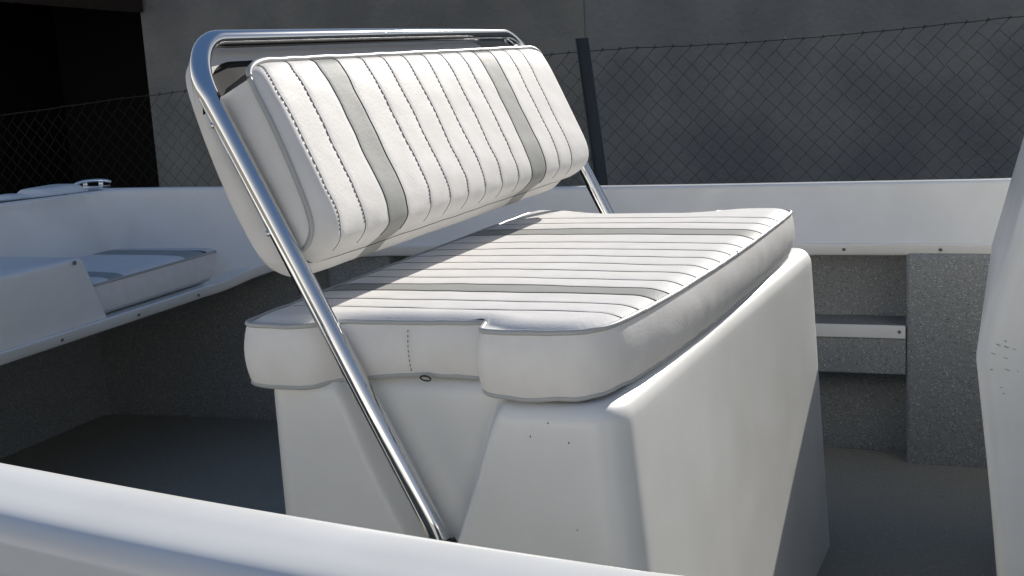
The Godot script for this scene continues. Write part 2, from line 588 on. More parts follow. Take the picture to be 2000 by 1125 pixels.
func build_back_cushion(t: Node3D, called: String, mid: Array, ends: Array, corner: float, stitched: bool) -> void:
	var c := Node3D.new()
	c.name = called
	t.add_child(c)
	var s_low: float = 0.12
	var n := BACK_SEAMS.size()
	var nu := 64
	for k in n + 1:
		var za: float = ZN if k == 0 else BACK_SEAMS[k - 1]
		var zb: float = ZF if k == n else BACK_SEAMS[k]
		var nz := 22 if (k == 0 or k == n) else 12
		var rows := []
		for i in nz + 1:
			var v := float(i) / nz
			if k == 0: v = 1.0 - cos(v * PI / 2)
			if k == n: v = sin(v * PI / 2)
			var row := PackedVector3Array()
			for j in nu + 1:
				var u := lerpf(0.0 if called == "front_cushion" else 0.17, 1.0, float(j) / nu)
				var wa := 0.0 if k == 0 else back_seam_wave(k - 1, u)
				var wb := 0.0 if k == n else back_seam_wave(k, u)
				var z0 := lerpf(za, zb, v)
				var p := cushion_point(mid, ends, u, z0, corner, s_low)
				p.z += lerpf(wa, wb, v)
				row.append(p)
			rows.append(row)
		var st := begin()
		sheet(st, rows, false, called == "front_cushion")
		var grey: bool = k == 4 or k == 12
		# gray stripes sit between seams 3-4 and 11-12
		grey = k in IS_GREY
		obj("grey_stripe" if grey else "pleat_panel", done(st), M.grey_vinyl if grey else M.vinyl, c)
	if called != "front_cushion":
		var stb := begin()
		var band := []
		for i in 81:
			var z := lerpf(ZN, ZF, eased(i / 80.0))
			var row := PackedVector3Array()
			for j in 15: row.append(cushion_point(mid, ends, 0.17 * j / 14.0, z, corner, s_low, false))
			band.append(row)
		sheet(stb, band)
		obj("top_band", done(stb), M.vinyl, c)
	# end faces
	for z in [ZN, ZF]:
		var st := begin()
		var rows := []
		for i in 9:
			var v := i / 8.0
			var row := PackedVector3Array()
			for j in nu + 1:
				var p := cushion_point(mid, ends, float(j) / nu, z, corner, s_low, false)
				var q := p - B0
				var sv := q.dot(BD)
				var tv := q.dot(BN)
				var t_in := -0.001 if called == "front_cushion" else lerpf(-0.034, -0.016, float(j) / nu)
				var bulge := 0.007 * sin(PI * minf(v * 0.97 + 0.02, 1.0)) * (1.0 if z > -0.5 else -1.0) * sin(PI * clampf(float(j) / nu * 0.96 + 0.02, 0, 1))
				row.append(back_at(sv, lerpf(tv, t_in, v), z + bulge))
			rows.append(row)
		sheet(st, rows, false, z > -0.5)
		obj("end_band", done(st), M.vinyl, c)
	# board behind it
	var st0 := begin()
	var ra := PackedVector3Array()
	var rb := PackedVector3Array()
	for i in 41:
		var z := lerpf(ZN, ZF, i / 40.0)
		var p := cushion_point(mid, ends, 0.0, z, corner, s_low, false) - B0
		var q := cushion_point(mid, ends, 1.0, z, corner, s_low, false) - B0
		ra.append(back_at(p.dot(BD) - 0.004, -0.001 if called == "front_cushion" else lerpf(-0.035, -0.018, smoothstep(0.0, 0.1, minf(ZN - z, z - ZF))), z))
		rb.append(back_at(q.dot(BD), -0.001 if called == "front_cushion" else lerpf(-0.017, -0.004, smoothstep(0.0, 0.05, minf(ZN - z, z - ZF))), z))
	sheet(st0, [ra, rb])
	# close the top between the piping and the board
	var rc := PackedVector3Array()
	for i in 41:
		var z := lerpf(ZN, ZF, i / 40.0)
		rc.append(cushion_point(mid, ends, 0.0, z, corner, s_low))
	sheet(st0, [rc, ra])
	obj("backing", done(st0), M.dark, c)
	# piping along the end outlines and the top
	for z in ([ZN, ZF] if called == "front_cushion" else []):
		var path := PackedVector3Array()
		for j in 61:
			var p := cushion_point(mid, ends, j / 60.0, z, corner, s_low, false)
			path.append(p + Vector3(0, 0, 0.0015 if z > -0.5 else -0.0015))
		var st := begin()
		tube(st, path, 0.0042, 10)
		obj("piping", done(st), M.piping, c)
	if called == "front_cushion":
		var path := PackedVector3Array()
		for i in 121:
			var z := lerpf(ZN, ZF, eased(i / 120.0))
			var p := cushion_point(mid, ends, 0.0, z, corner, s_low, false)
			path.append(p + BD * (0.003 + noise.get_noise_2d(z * 10.0, 70.0) * 0.0012) + BN * 0.001)
		var st := begin()
		tube(st, path, 0.0046, 10)
		obj("piping", done(st), M.piping, c)
	for k in n:
		var st := begin()
		var path := PackedVector3Array()
		for j in 70:
			var u := lerpf(0.01 if called == "front_cushion" else 0.18, 0.9, j / 69.0)
			var z: float = BACK_SEAMS[k]
			var p := cushion_point(mid, ends, u, z, corner, s_low)
			p.z += back_seam_wave(k, u)
			path.append(p + BN * (0.0004 if called == "front_cushion" else -0.0004))
		tube(st, path, 0.0012 if (k == 2 or k == 3 or k == 10 or k == 11) else 0.0006, 5)
		obj("seam", done(st), M.seam, c)
		if stitched and not (k == 2 or k == 3 or k == 10 or k == 11):
			var s2 := begin()
			var u := 0.03
			while u < 0.74:
				var seg := PackedVector3Array()
				for e in 3:
					var uu: float = u + e * 0.0072
					var zz: float = BACK_SEAMS[k] + 0.0038
					var p := cushion_point(mid, ends, uu, zz, corner, s_low)
					p.z += back_seam_wave(k, uu)
					seg.append(p + BN * 0.0002)
				tube(s2, seg, 0.00075, 5)
				u += 0.0215
			tag(obj("stitching", done(s2), M.thread, c), "", "", "", "stuff")

func build_backrest() -> void:
	var t := thing("padded_tube_rest", "double sided white vinyl backrest with grey stripes held in a polished tube frame", "backrest", Vector3.ZERO)
	# tube frame
	var path := PackedVector3Array()
	var zn := 0.030
	var zf := -1.352
	var top := 0.4895
	var rb := 0.10
	var s0 := -0.392
	for i in 14: path.append(back_at(lerpf(s0, top - rb, i / 13.0), lerpf(0.006, 0.0, i / 13.0), zn))
	for i in range(1, 17):
		var a := PI / 2 * i / 16.0
		path.append(back_at(top - rb + rb * sin(a), 0.0, zn - rb + rb * cos(a)))
	for i in range(1, 16): path.append(back_at(top + 0.0012 * sin(PI * i / 16.0), 0.0, lerpf(zn - rb, zf + rb, i / 16.0)))
	for i in 17:
		var a := PI / 2 * i / 16.0
		path.append(back_at(top - rb + rb * cos(a), 0.0, zf + rb - rb * sin(a)))
	for i in range(1, 14): path.append(back_at(lerpf(top - rb, s0, i / 13.0), 0.0, zf))
	var st := begin()
	tube(st, path, 0.0162, 40)
	obj("tube_frame", done(st), M.steel, t)
	# fixing screws on the outside of the near leg, and the foot caps
	for s in [0.352, 0.168]:
		st = begin()
		var c := back_at(s, -0.0116, zn + 0.0116)
		var ax := (-BN * 0.7 + Vector3(0, 0, 0.7)).normalized()
		tube(st, PackedVector3Array([c - ax * 0.002, c + ax * 0.0018]), 0.0052, 14)
		var ux := BD
		var vx := ax.cross(BD)
		tube(st, PackedVector3Array([c + ax * 0.0019 - ux * 0.003, c + ax * 0.0019 + ux * 0.003]), 0.0008, 5)
		tube(st, PackedVector3Array([c + ax * 0.0019 - vx * 0.003, c + ax * 0.0019 + vx * 0.003]), 0.0008, 5)
		obj("screw", done(st), M.steel, t)
	for z in [zn, zf]:
		st = begin()
		tube(st, PackedVector3Array([back_at(s0 + 0.020, 0.006 if z > -0.5 else 0.0, z), back_at(s0 - 0.014, 0.006 if z > -0.5 else 0.0, z)]), 0.0215, 20)
		obj("foot_socket", done(st), M.rubber, t)
	build_back_cushion(t, "front_cushion", FRONT_MID, FRONT_END, 0.075, true)
	ZF = -1.20
	build_back_cushion(t, "rear_cushion", REAR_MID, REAR_END, 0.10, false)

# ---------------------------------------------------------------- the seat box
const FLOOR := -0.85
const BOX_TOP := -0.104

func box_front(y: float, z: float) -> float:
	return 0.334 - 0.062 * z / 1.345 + lerpf(0.062, 0.026, clampf(-z / 1.345, 0.0, 1.0)) * (BOX_TOP - y) / 0.74

func near_relief(x: float, y: float) -> float:      # recess in which the tube's leg stands
	var rl := lerp_curve([[-0.48, 0.058], [-0.322, -0.020], [-0.123, -0.113], [-0.07, -0.138]], y)
	var rr := lerp_curve([[-0.48, 0.016], [-0.331, 0.066], [-0.105, 0.155], [-0.07, 0.169]], y)
	var a := smoothstep(rl - 0.014, rl + 0.014, x) * (1.0 - smoothstep(rr - 0.009, rr + 0.009, x))
	var right := smoothstep(rr - 0.009, rr + 0.009, x)
	return lerpf(0.0, -0.034, a) + right * 0.022

func build_seat_box() -> void:
	var t := thing("seat_box", "white moulded fibreglass seat box standing on the dark deck under the bench cushion", "seat box")
	var levels := []          # [y, inset]
	var r := 0.030
	for i in 8:
		var a := PI / 2 * i / 7.0
		levels.append([BOX_TOP - r + r * cos(a) , r - r * sin(a)])
	for i in range(1, 56): levels.append([lerpf(BOX_TOP - r, FLOOR - 0.004, i / 55.0), 0.0])
	var rows := []
	for lv in levels:
		var y: float = lv[0]
		var ins: float = lv[1]
		var zn := 0.026
		var zf := -1.345 - 0.045 * (BOX_TOP - y) / 0.74
		var xr := -0.247
		var c := rounded([[xr, zn, 0.035], [box_front(y, zn), zn, 0.055], [box_front(y, zf), zf, 0.055], [xr, zf, 0.035]], 12)
		# dense straight sides
		var d := PackedVector2Array()
		for i in c.size():
			var a := c[i]
			var b := c[(i + 1) % c.size()]
			var len_ := a.distance_to(b)
			var k := 110 if (len_ > 0.3 and absf(a.y - b.y) < 0.05) else (30 if len_ > 0.3 else 1)
			for j in k: d.append(a.lerp(b, float(j) / k))
		var nn := outline_normals(d)
		var row := PackedVector3Array()
		for i in d.size():
			var p := d[i] - nn[i] * ins
			var w := clampf(absf(nn[i].y), 0, 1)
			if nn[i].y > 0.05: p.y += w * near_relief(d[i].x, y)
			elif nn[i].y < -0.05: p.y -= w * near_relief(d[i].x, y)
			var lift := 0.019 * smoothstep(-0.24, -0.13, y) * smoothstep(-0.12, -0.03, p.y) * (1.0 - smoothstep(0.12, 0.175, p.x))
			row.append(Vector3(p.x, y + lift, p.y))
		rows.append(row)
	var st := begin()
	sheet(st, rows, true)
	fan(st, rows[0], Vector3(0.05, BOX_TOP, -0.65), true)
	obj("moulded_body", done(st), M.gel_satin, t)
	# little chips and dirt specks on the moulding
	var sp := begin()
	var rr := RandomNumberGenerator.new()
	rr.seed = 8
	for p in [[0.232, -0.128], [0.275, -0.207], [0.282, -0.24], [0.268, -0.285], [0.276, -0.30], [0.204, -0.149], [0.262, -0.155]]:
		var y: float = p[1]
		var x: float = p[0]
		var z := 0.026 + near_relief(x, y) + 0.0006
		if x > 0.27: z -= 0.004
		bevel_box(sp, Vector3(x - 0.0007, y - rr.randf_range(0.0006, 0.002), z - 0.001), Vector3(x + 0.0007, y + 0.001, z + 0.0004), 0.0003, 1)
	tag(obj("chip_marks", done(sp), M.dark, t), "", "", "", "stuff")

# ---------------------------------------------------------------- the boat
var crest := PackedVector3Array()     # inner top edge of the far side, round the stern corner
func side_z(x: float) -> float:
	return lerp_curve([[-2.4, -1.95], [-2.1, -1.985], [-1.7, -2.005], [-1.1, -2.045], [-0.5, -2.08], [0.0, -2.088], [0.7, -2.092], [1.3, -2.06], [2.0, -1.86], [2.8, -1.38], [3.3, -0.85], [3.42, -0.68]], x)

func side_y(x: float) -> float:
	return lerp_curve([[-2.3, 0.0], [-1.7, -0.006], [-1.1, -0.02], [-0.5, -0.033], [0.7, -0.034], [0.9, -0.031], [2.0, 0.0], [3.42, 0.06]], x)

func lip_low(x: float) -> float:
	return lerp_curve([[-1.75, -0.352], [-1.66, -0.349], [-1.55, -0.305], [-1.4, -0.266], [-1.2, -0.245], [-1.0, -0.240], [3.5, -0.240]], x)

func near_z(x: float) -> float:
	return lerp_curve([[-2.4, 0.36], [-1.2, 0.47], [-0.5, 0.556], [-0.221, 0.603], [0.021, 0.645], [0.191, 0.671], [0.377, 0.696], [0.493, 0.709], [0.602, 0.718], [1.3, 0.70], [2.0, 0.50], [2.8, 0.02], [3.3, -0.5], [3.42, -0.68]], x)

# outer half of a gunwale: from the inner edge outwards and down; [outwards, up]
const RAIL := [[-0.012, -0.20], [-0.012, -0.03], [-0.0105, -0.012], [-0.007, -0.004], [0.0, 0.0], [0.01, 0.0008], [0.03, -0.0005], [0.05, -0.003], [0.070, -0.0058], [0.086, -0.0092], [0.0965, -0.0140], [0.1035, -0.022], [0.108, -0.034], [0.1105, -0.048], [0.113, -0.060], [0.1135, -0.072], [0.117, -0.079], [0.1235, -0.084], [0.127, -0.092], [0.1275, -0.106], [0.1275, -0.116], [0.133, -0.122], [0.139, -0.130], [0.1395, -0.148], [0.136, -0.16], [0.128, -0.165], [0.12, -0.20], [0.115, -0.32], [0.10, -0.55], [0.06, -0.85], [-0.02, -1.0], [-0.30, -1.18], [-0.8, -1.33]]

func rail_sheet(path: Array, side: float, first: int, last: int) -> ArrayMesh:   # path: [x, y, z]; side +1 outwards is +z
	var st := begin()
	var rows := []
	for i in path.size():
		var p: Vector3 = path[i]
		var a: Vector3 = path[maxi(i - 1, 0)]
		var b: Vector3 = path[mini(i + 1, path.size() - 1)]
		var d := (b - a)
		d.y = 0.0
		d = d.normalized()
		var o := Vector3(-d.z, 0, d.x) * side
		var row := PackedVector3Array()
		var sm := []
		for k in range(first, last): sm.append(Vector2(RAIL[k][0], RAIL[k][1]))
		for q in spline2(sm, 4): row.append(p + o * q.x + Vector3.UP * q.y)
		rows.append(row)
	sheet(st, rows, false, side > 0)
	return done(st)

func build_boat() -> void:
	var t := thing("open_boat", "white fibreglass open boat with glossy gunwales and dark flecked inner hull", "boat")
	var far := []
	var near := []
	for i in 130:
		var x := lerpf(-2.42, 3.42, i / 129.0)
		far.append(Vector3(x, side_y(x), side_z(x)))
		near.append(Vector3(x, -0.035, near_z(x)))
	obj("gunwale", rail_sheet(far, -1.0, 2, 25), M.gel, t)
	obj("gunwale", rail_sheet(near, 1.0, 0, 25), M.gel, t)
	obj("hull_side", rail_sheet(far, -1.0, 24, 32), M.gel, t)
	obj("hull_side", rail_sheet(near, 1.0, 24, 32), M.gel, t)
	# inner coaming of the far side: from the edge down to the lip
	var st := begin()
	var rows := []
	var pts := []          # plan path, from the bow round the stern corner
	for i in 100:
		var x := lerpf(3.3, -2.06, i / 99.0)
		pts.append(Vector3(x, side_y(x), side_z(x)))
	var zc := side_z(-2.06)
	for i in range(1, 13):
		var a := PI / 2 * i / 12.0
		pts.append(Vector3(-2.06 - 0.14 * sin(a), lerpf(-0.004, 0.0, i / 12.0), zc + 0.14 - 0.14 * cos(a)))
	for i in range(1, 25):
		var z := lerpf(zc + 0.14, 0.34, i / 24.0)
		pts.append(Vector3(-2.2, lerpf(0.0, 0.02, minf(i / 6.0, 1.0)), z))
	for i in pts.size():
		var p: Vector3 = pts[i]
		var a: Vector3 = pts[maxi(i - 1, 0)]
		var b: Vector3 = pts[mini(i + 1, pts.size() - 1)]
		var d := b - a
		d.y = 0
		d = d.normalized()
		var inn := Vector3(d.z, 0, -d.x)    # towards the cockpit
		if inn.dot(Vector3(-0.5, 0, -0.7) - p) < 0: inn = -inn
		var yl := maxf(lip_low(p.x) + 0.036, -0.318)
		var lean := 0.055 * (p.y - yl) / 0.17
		var row := PackedVector3Array()
		for k in 8:
			var w := PI / 2 * k / 7.0
			row.append(p + inn * (0.014 * sin(w)) + Vector3.UP * (-0.014 + 0.014 * cos(w)))
		for k in range(1, 11):
			var v := k / 10.0
			var curve := 0.004 * sin(PI * v)
			row.append(p + inn * (0.014 + lean * v - curve) + Vector3.UP * lerpf(-0.014, yl - p.y, v))
		rows.append(row)
	sheet(st, rows, false, false)
	obj("coaming", done(st), M.gel, t)
	# lip below the coaming, swept along the side and round on to the stern seat
	var lip := []
	for i in 90:
		var x := lerpf(3.2, -1.44, i / 89.0)
		var yl := lip_low(x)
		lip.append([Vector3(x, 0, side_z(x) + 0.014 + 0.055 * (side_y(x) - yl - 0.036) / 0.17 + 0.003), yl])
	var q0: Vector3 = lip[lip.size() - 1][0]
	for i in range(1, 17):
		var a := PI / 2 * i / 16.0
		var x := q0.x - 0.23 * sin(a)
		lip.append([Vector3(x, 0, q0.z + 0.16 - 0.16 * cos(a)), lip_low(x)])
	var q1: Vector3 = lip[lip.size() - 1][0]
	for i in range(1, 25): lip.append([Vector3(q1.x, 0, lerpf(q1.z, 0.36, i / 24.0)), -0.352])
	rows = []
	var edge := PackedVector3Array()
	for i in lip.size():
		var p: Vector3 = lip[i][0]
		var d: Vector3 = lip[mini(i + 1, lip.size() - 1)][0] - lip[maxi(i - 1, 0)][0]
		d = d.normalized()
		var inn := Vector3(d.z, 0, -d.x)
		if inn.dot(Vector3(-0.3, 0, -0.7) - p) < 0: inn = -inn
		var yb: float = lip[i][1]
		var h := 0.036
		var row := PackedVector3Array()
		for q in [[-0.006, h + 0.0005], [0.0, h], [0.0025, h - 0.0012], [0.0032, h - 0.004], [-0.007, 0.006], [-0.009, 0.002], [-0.012, 0.0], [-0.018, 0.0], [-0.12, 0.012]]:
			row.append(p + inn * q[0] + Vector3.UP * (yb + q[1]))
		rows.append(row)
		edge.append(row[1])
	st = begin()
	sheet(st, rows)
	var lip_obj := obj("coaming_lip", done(st), M.gel_satin, t)
	# stern seat shelf
	st = begin()
	var sa := PackedVector3Array()
	var sb := PackedVector3Array()
	for i in range(82, lip.size()):
		sa.append(edge[i])
		sb.append(Vector3(minf(edge[i].x - 0.02, -2.19), edge[i].y, maxf(edge[i].z, -2.0) if i > 100 else -1.97))
	sheet(st, [sa, sb], false, true)
	obj("stern_shelf", done(st), M.gel, t)
	# screws in the lip
	for s in [[0.378, -1], [0.642, -1], [-0.35, -1], [-0.75, -1], [-1.13, -1], [-1.411, -1], [0, -1.90], [0, -1.75], [0, -1.44], [0, -1.10]]:
		var pos: Vector3
		var nrm := Vector3(0, 0, 1)
		if s[1] == -1:
			pos = Vector3(s[0], lip_low(s[0]) + 0.019, 0)
			for l in lip:
				if absf(l[0].x - s[0]) < 0.035 and l[0].z < -1.9: pos.z = l[0].z - 0.002
		else:
			pos = Vector3(q1.x - 0.002, -0.335, s[1])
			nrm = Vector3(1, 0, 0)
		st = begin()
		tube(st, PackedVector3Array([pos - nrm * 0.002, pos + nrm * 0.0016]), 0.0052, 12)
		var u := nrm.cross(Vector3.UP)
		tube(st, PackedVector3Array([pos + nrm * 0.0016 - u * 0.0035, pos + nrm * 0.0016 + u * 0.0035]), 0.0009, 5)
		tube(st, PackedVector3Array([pos + nrm * 0.0016 - Vector3.UP * 0.0035, pos + nrm * 0.0016 + Vector3.UP * 0.0035]), 0.0009, 5)
		obj("lip_screw", done(st), M.screw, t)
	# transom deck outside the stern coaming
	st = begin()
	rows = []
	for i in 30:
		var z := lerpf(-2.0, 0.36, i / 29.0)
		var row := PackedVector3Array()
		for q in [[-2.2, 0.0], [-2.25, 0.001], [-2.35, -0.004], [-2.42, -0.012], [-2.445, -0.03], [-2.455, -0.08], [-2.44, -0.4], [-2.36, -0.9], [-2.2, -1.32]]:
			row.append(Vector3(q[0], q[1] + lerpf(0.0, 0.02, clampf((i - 1) / 6.0, 0, 1)) - 0.001, z))
		rows.append(row)
	sheet(st, rows, false, true)
	obj("transom", done(st), M.gel, t)
	# low moulded pads on the stern deck
	for b in [[-2.42, -2.255, -1.97, -1.75, 0.026], [-2.40, -2.28, -1.72, -1.60, 0.022]]:
		st = begin()
		var rr := []
		for lv in [[0.0, 0.0], [0.6, 0.012], [0.9, 0.02], [1.0, 0.034]]:
			var row := PackedVector3Array()
			for q in rounded([[b[0] + lv[1], b[2] + lv[1], 0.03], [b[1] - lv[1], b[2] + lv[1], 0.03], [b[1] - lv[1], b[3] - lv[1], 0.03], [b[0] + lv[1], b[3] - lv[1], 0.03]], 6):
				row.append(Vector3(q.x, -0.006 + b[4] * lv[0] + 0.004, q.y))
			rr.append(row)
		sheet(st, rr, true)
		fan(st, rr[3], Vector3((b[0] + b[1]) / 2, -0.002 + b[4], (b[2] + b[3]) / 2))
		obj("deck_pad", done(st), M.gel_satin, t)
	# motor well box on the stern shelf
	st = begin()
	rows = []
	for lv in [[-0.318, 0.0], [-0.135, 0.0], [-0.127, 0.002], [-0.122, 0.007], [-0.12, 0.014]]:
		var k: float = (-0.12 - lv[0]) / 0.2
		var x1: float = -1.690 - lv[1]
		var z0: float = lerpf(-1.245, -1.325, k) + lv[1]
		var row := PackedVector3Array()
		for q in rounded([[-2.195, z0, 0.0], [x1, z0, 0.014], [x1, 0.3, 0.0], [-2.195, 0.3, 0.0]], 5):
			row.append(Vector3(q.x, lv[0], q.y))
		rows.append(row)
	sheet(st, rows, true)
	fan(st, rows[4], Vector3(-1.95, -0.12, -0.5))
	obj("well_box", done(st), M.gel_satin, t)
	st = begin()
	tube(st, PackedVector3Array([Vector3(-1.689, -0.131, -1.205), Vector3(-1.685, -0.131, -1.205)]), 0.006, 10)
	obj("well_screw", done(st), M.screw, t)
	# inner hull: floor, set-back sides, front panels, niche shelves
	st = begin()
	var fa := PackedVector3Array()
	var fb := PackedVector3Array()
	for i in 60:
		var x := lerpf(-2.4, 3.2, i / 59.0)
		fa.append(Vector3(x, FLOOR, side_z(x) - 0.02))
		fb.append(Vector3(x, FLOOR, near_z(x) + 0.02))
	sheet(st, [fa, fb], false, true)
	obj("deck_floor", done(st), M.deck, t)
	var zp := -2.012
	st = begin()
	fa = PackedVector3Array()
	fb = PackedVector3Array()
	for i in 60:
		var x := lerpf(-2.4, 3.2, i / 59.0)
		fa.append(Vector3(x, -0.18, side_z(x) - 0.085))
		fb.append(Vector3(x, FLOOR - 0.05, side_z(x) - 0.05))
	sheet(st, [fa, fb])
	obj("inner_side", done(st), M.fleck, t)
	obj("side_panel", box_mesh(Vector3(0.549, FLOOR - 0.01, zp - 0.15), Vector3(1.5, -0.232, zp), 0.014), M.fleck, t)
	obj("side_panel", box_mesh(Vector3(-1.334, FLOOR - 0.01, zp - 0.15), Vector3(-1.092, -0.232, zp), 0.014), M.fleck, t)
	obj("side_panel", box_mesh(Vector3(-1.085, -0.585, zp - 0.15), Vector3(0.5484, -0.478, zp - 0.0015), 0.003), M.fleck, t)
	obj("niche_shelf", box_mesh(Vector3(-1.088, -0.476, zp - 0.15), Vector3(0.548, -0.4435, zp - 0.006), 0.002), M.fleck, t)
	obj("shelf_lip", box_mesh(Vector3(-1.088, -0.4775, zp - 0.0055), Vector3(0.5484, -0.4395, zp + 0.004), 0.002), M.gel_satin, t)
	st = begin()
	var sc := Vector3(0.532, -0.457, zp + 0.004)
	tube(st, PackedVector3Array([sc, sc + Vector3(0, 0, 0.0016)]), 0.005, 12)
	tube(st, PackedVector3Array([sc + Vector3(-0.0035, 0, 0.0017), sc + Vector3(0.0035, 0, 0.0017)]), 0.0009, 5)
	tube(st, PackedVector3Array([sc + Vector3(0, -0.0035, 0.0017), sc + Vector3(0, 0.0035, 0.0017)]), 0.0009, 5)
	obj("shelf_screw", done(st), M.screw, t)
	# niche returns, bulkhead below the stern shelf, near inner side
	st = begin()
	sheet(st, [PackedVector3Array([Vector3(-2.36, -0.33, -2.1), Vector3(-2.36, -0.33, 0.45)]), PackedVector3Array([Vector3(-2.32, FLOOR - 0.05, -2.1), Vector3(-2.32, FLOOR - 0.05, 0.45)])])
	obj("stern_bulkhead", done(st), M.fleck, t)
	st = begin()
	fa = PackedVector3Array()
	fb = PackedVector3Array()
	for i in 60:
		var x := lerpf(-2.4, 3.2, i / 59.0)
		fa.append(Vector3(x, -0.2, near_z(x) + 0.014))
		fb.append(Vector3(x, FLOOR - 0.05, near_z(x) + 0.0))
	sheet(st, [fa, fb], false, true)
	obj("inner_side", done(st), M.fleck, t)

func build_console() -> void:
	var t := thing("helm_console", "white moulded console edge at the right with small dark scuffs on its side", "console")
	var z0 := -0.26
	var z1 := -1.47
	var prof := rounded([[1.13, 1.00, 0.03], [0.850, 0.14, 0.03], [0.790, -0.088, 0.016], [0.812, -0.30, 0.05], [0.858, FLOOR - 0.004, 0.0], [1.75, FLOOR - 0.004, 0.0], [1.40, 1.00, 0.03]], 8)
	var nn := outline_normals(prof)
	var rows := []
	for lv in [[0.028, 0.0], [0.020, -0.001], [0.012, -0.004], [0.0055, -0.010], [0.002, -0.018], [0.0, -0.028], [0.0, -1.0], [0.004, -1.18], [0.03, -1.21]]:
		var row := PackedVector3Array()
		for i in prof.size():
			var p: Vector2 = prof[i] - nn[i] * lv[0]
			row.append(Vector3(p.x, p.y, z0 + lv[1]))
		rows.append(row)
	var st := begin()
	sheet(st, rows, true)
	fan(st, rows[0], Vector3(1.2, -0.3, z0), true)
	fan(st, rows[8], Vector3(1.2, -0.3, z1))
	obj("moulded_body", done(st), M.gel_satin, t)
	var r := RandomNumberGenerator.new()
	r.seed = 5
	st = begin()
	for k in 11:
		var x := r.randf_range(0.808, 0.85)
		var y := r.randf_range(-0.15, -0.045)
		var l := r.randf_range(0.0008, 0.003)
		tube(st, PackedVector3Array([Vector3(x - l, y + l * 0.4, z0 + 0.0001), Vector3(x, y - 0.0003, z0 + 0.0003), Vector3(x + l, y - l * 0.35, z0 + 0.0001)]), r.randf_range(0.0003, 0.0008), 5)
	tag(obj("scuff_marks", done(st), M.thread, t), "", "", "", "stuff")

func build_stern_cushion() -> void:
	var t := thing("stern_cushion", "small white cushion with grey stripes in the shaded stern corner", "cushion", Vector3(-1.93, -0.312, -1.64))
	var hx := 0.215
	var hz := 0.345
	var h := 0.094
	var out := resample(rounded([[-hx, -hz, 0.03], [hx, -hz, 0.03], [hx, hz, 0.025], [-hx, hz, 0.03]], 6), 0.015)
	var cuts := [-hz, -0.245, -0.150, 0.165, 0.245, hz]
	for k in 5:
		var st := begin()
		var rows := []
		for i in 13:
			var row := PackedVector3Array()
			var z := lerpf(cuts[k], cuts[k + 1], i / 12.0)
			for j in 33:
				var x := lerpf(-hx, hx, eased(j / 32.0))
				var zz := clampf(z, -hz, hz)
				if absf(absf(z) - hz) < 0.03 and absf(x) > hx - 0.03:
					var cx := absf(x) - (hx - 0.03)
					var lim := hz - 0.03 + sqrt(maxf(0.0, 0.0009 - cx * cx))
					zz = signf(z) * minf(absf(z), lim)
				var d := outline_distance(Vector2(x, zz), out)
				var q := minf(d / 0.04, 1.0)
				var ds := 9.0
				for c in range(1, 5): ds = minf(ds, absf(z - cuts[c]))
				# the stripes swing towards the front edge
				var sw := 0.055 * pow(clampf((x + hx * 0.1) / (hx * 1.1), 0, 1), 2.5) * (1.0 if (k > 0 and k < 5 and absf(z) < hz - 0.001) else 0.0) * (1.0 - absf(z) / hz)
				row.append(Vector3(x, h + 0.012 * sqrt(1.0 - (1.0 - q) * (1.0 - q)) - 0.002 * exp(-pow(ds / 0.004, 2.0)), minf(zz + sw, hz)))
			rows.append(row)
		sheet(st, rows)
		obj("grey_stripe" if (k == 1 or k == 3) else "top_panel", done(st), M.grey_vinyl if (k == 1 or k == 3) else M.vinyl, t)
	var nn := outline_normals(out)
	var st2 := begin()
	var rows2 := []
	for i in 8:
		var v := i / 7.0
		var row := PackedVector3Array()
		for j in out.size():
			var p := out[j] + nn[j] * 0.009 * sin(PI * (v * 0.94 + 0.03))
			row.append(Vector3(p.x, lerpf(h, 0.004, v), p.y))
		rows2.append(row)
	sheet(st2, rows2, true)
	fan(st2, rows2[7], Vector3(0, 0.004, 0))
	obj("side_band", done(st2), M.vinyl, t)
	for y in [h, 0.006]:
		st2 = begin()
		var path := PackedVector3Array()
		for j in out.size(): path.append(Vector3(out[j].x + nn[j].x * 0.002, y, out[j].y + nn[j].y * 0.002))
		tube(st2, path, 0.004, 8, true)
		obj("piping", done(st2), M.piping, t)

func build_cleat() -> void:
	var t := thing("mooring_cleat", "small polished mooring cleat on the far stern corner of the boat", "cleat", Vector3(-2.33, -0.004, -2.06))
	var st := begin()
	tube(st, PackedVector3Array([Vector3(-0.02, 0, 0), Vector3(-0.02, 0.022, 0)]), 0.009, 12)
	tube(st, PackedVector3Array([Vector3(0.035, 0, -0.02), Vector3(0.035, 0.022, -0.02)]), 0.009, 12)
	obj("stem", done(st), M.steel, t)
	st = begin()
	var bar := PackedVector3Array()
	for i in 13:
		var v := i / 12.0
		bar.append(Vector3(lerpf(-0.048, 0.062, v), 0.024 - 0.010 * pow(absf(v - 0.5) * 2.0, 3.0), lerpf(0.022, -0.042, v)))
	tube(st, bar, 0.0075, 12, false, true, 0.8)
	obj("horn_bar", done(st), M.steel, t)
	obj("base_plate", box_mesh(Vector3(-0.05, -0.004, -0.035), Vector3(0.065, 0.006, 0.015), 0.003), M.steel, t)

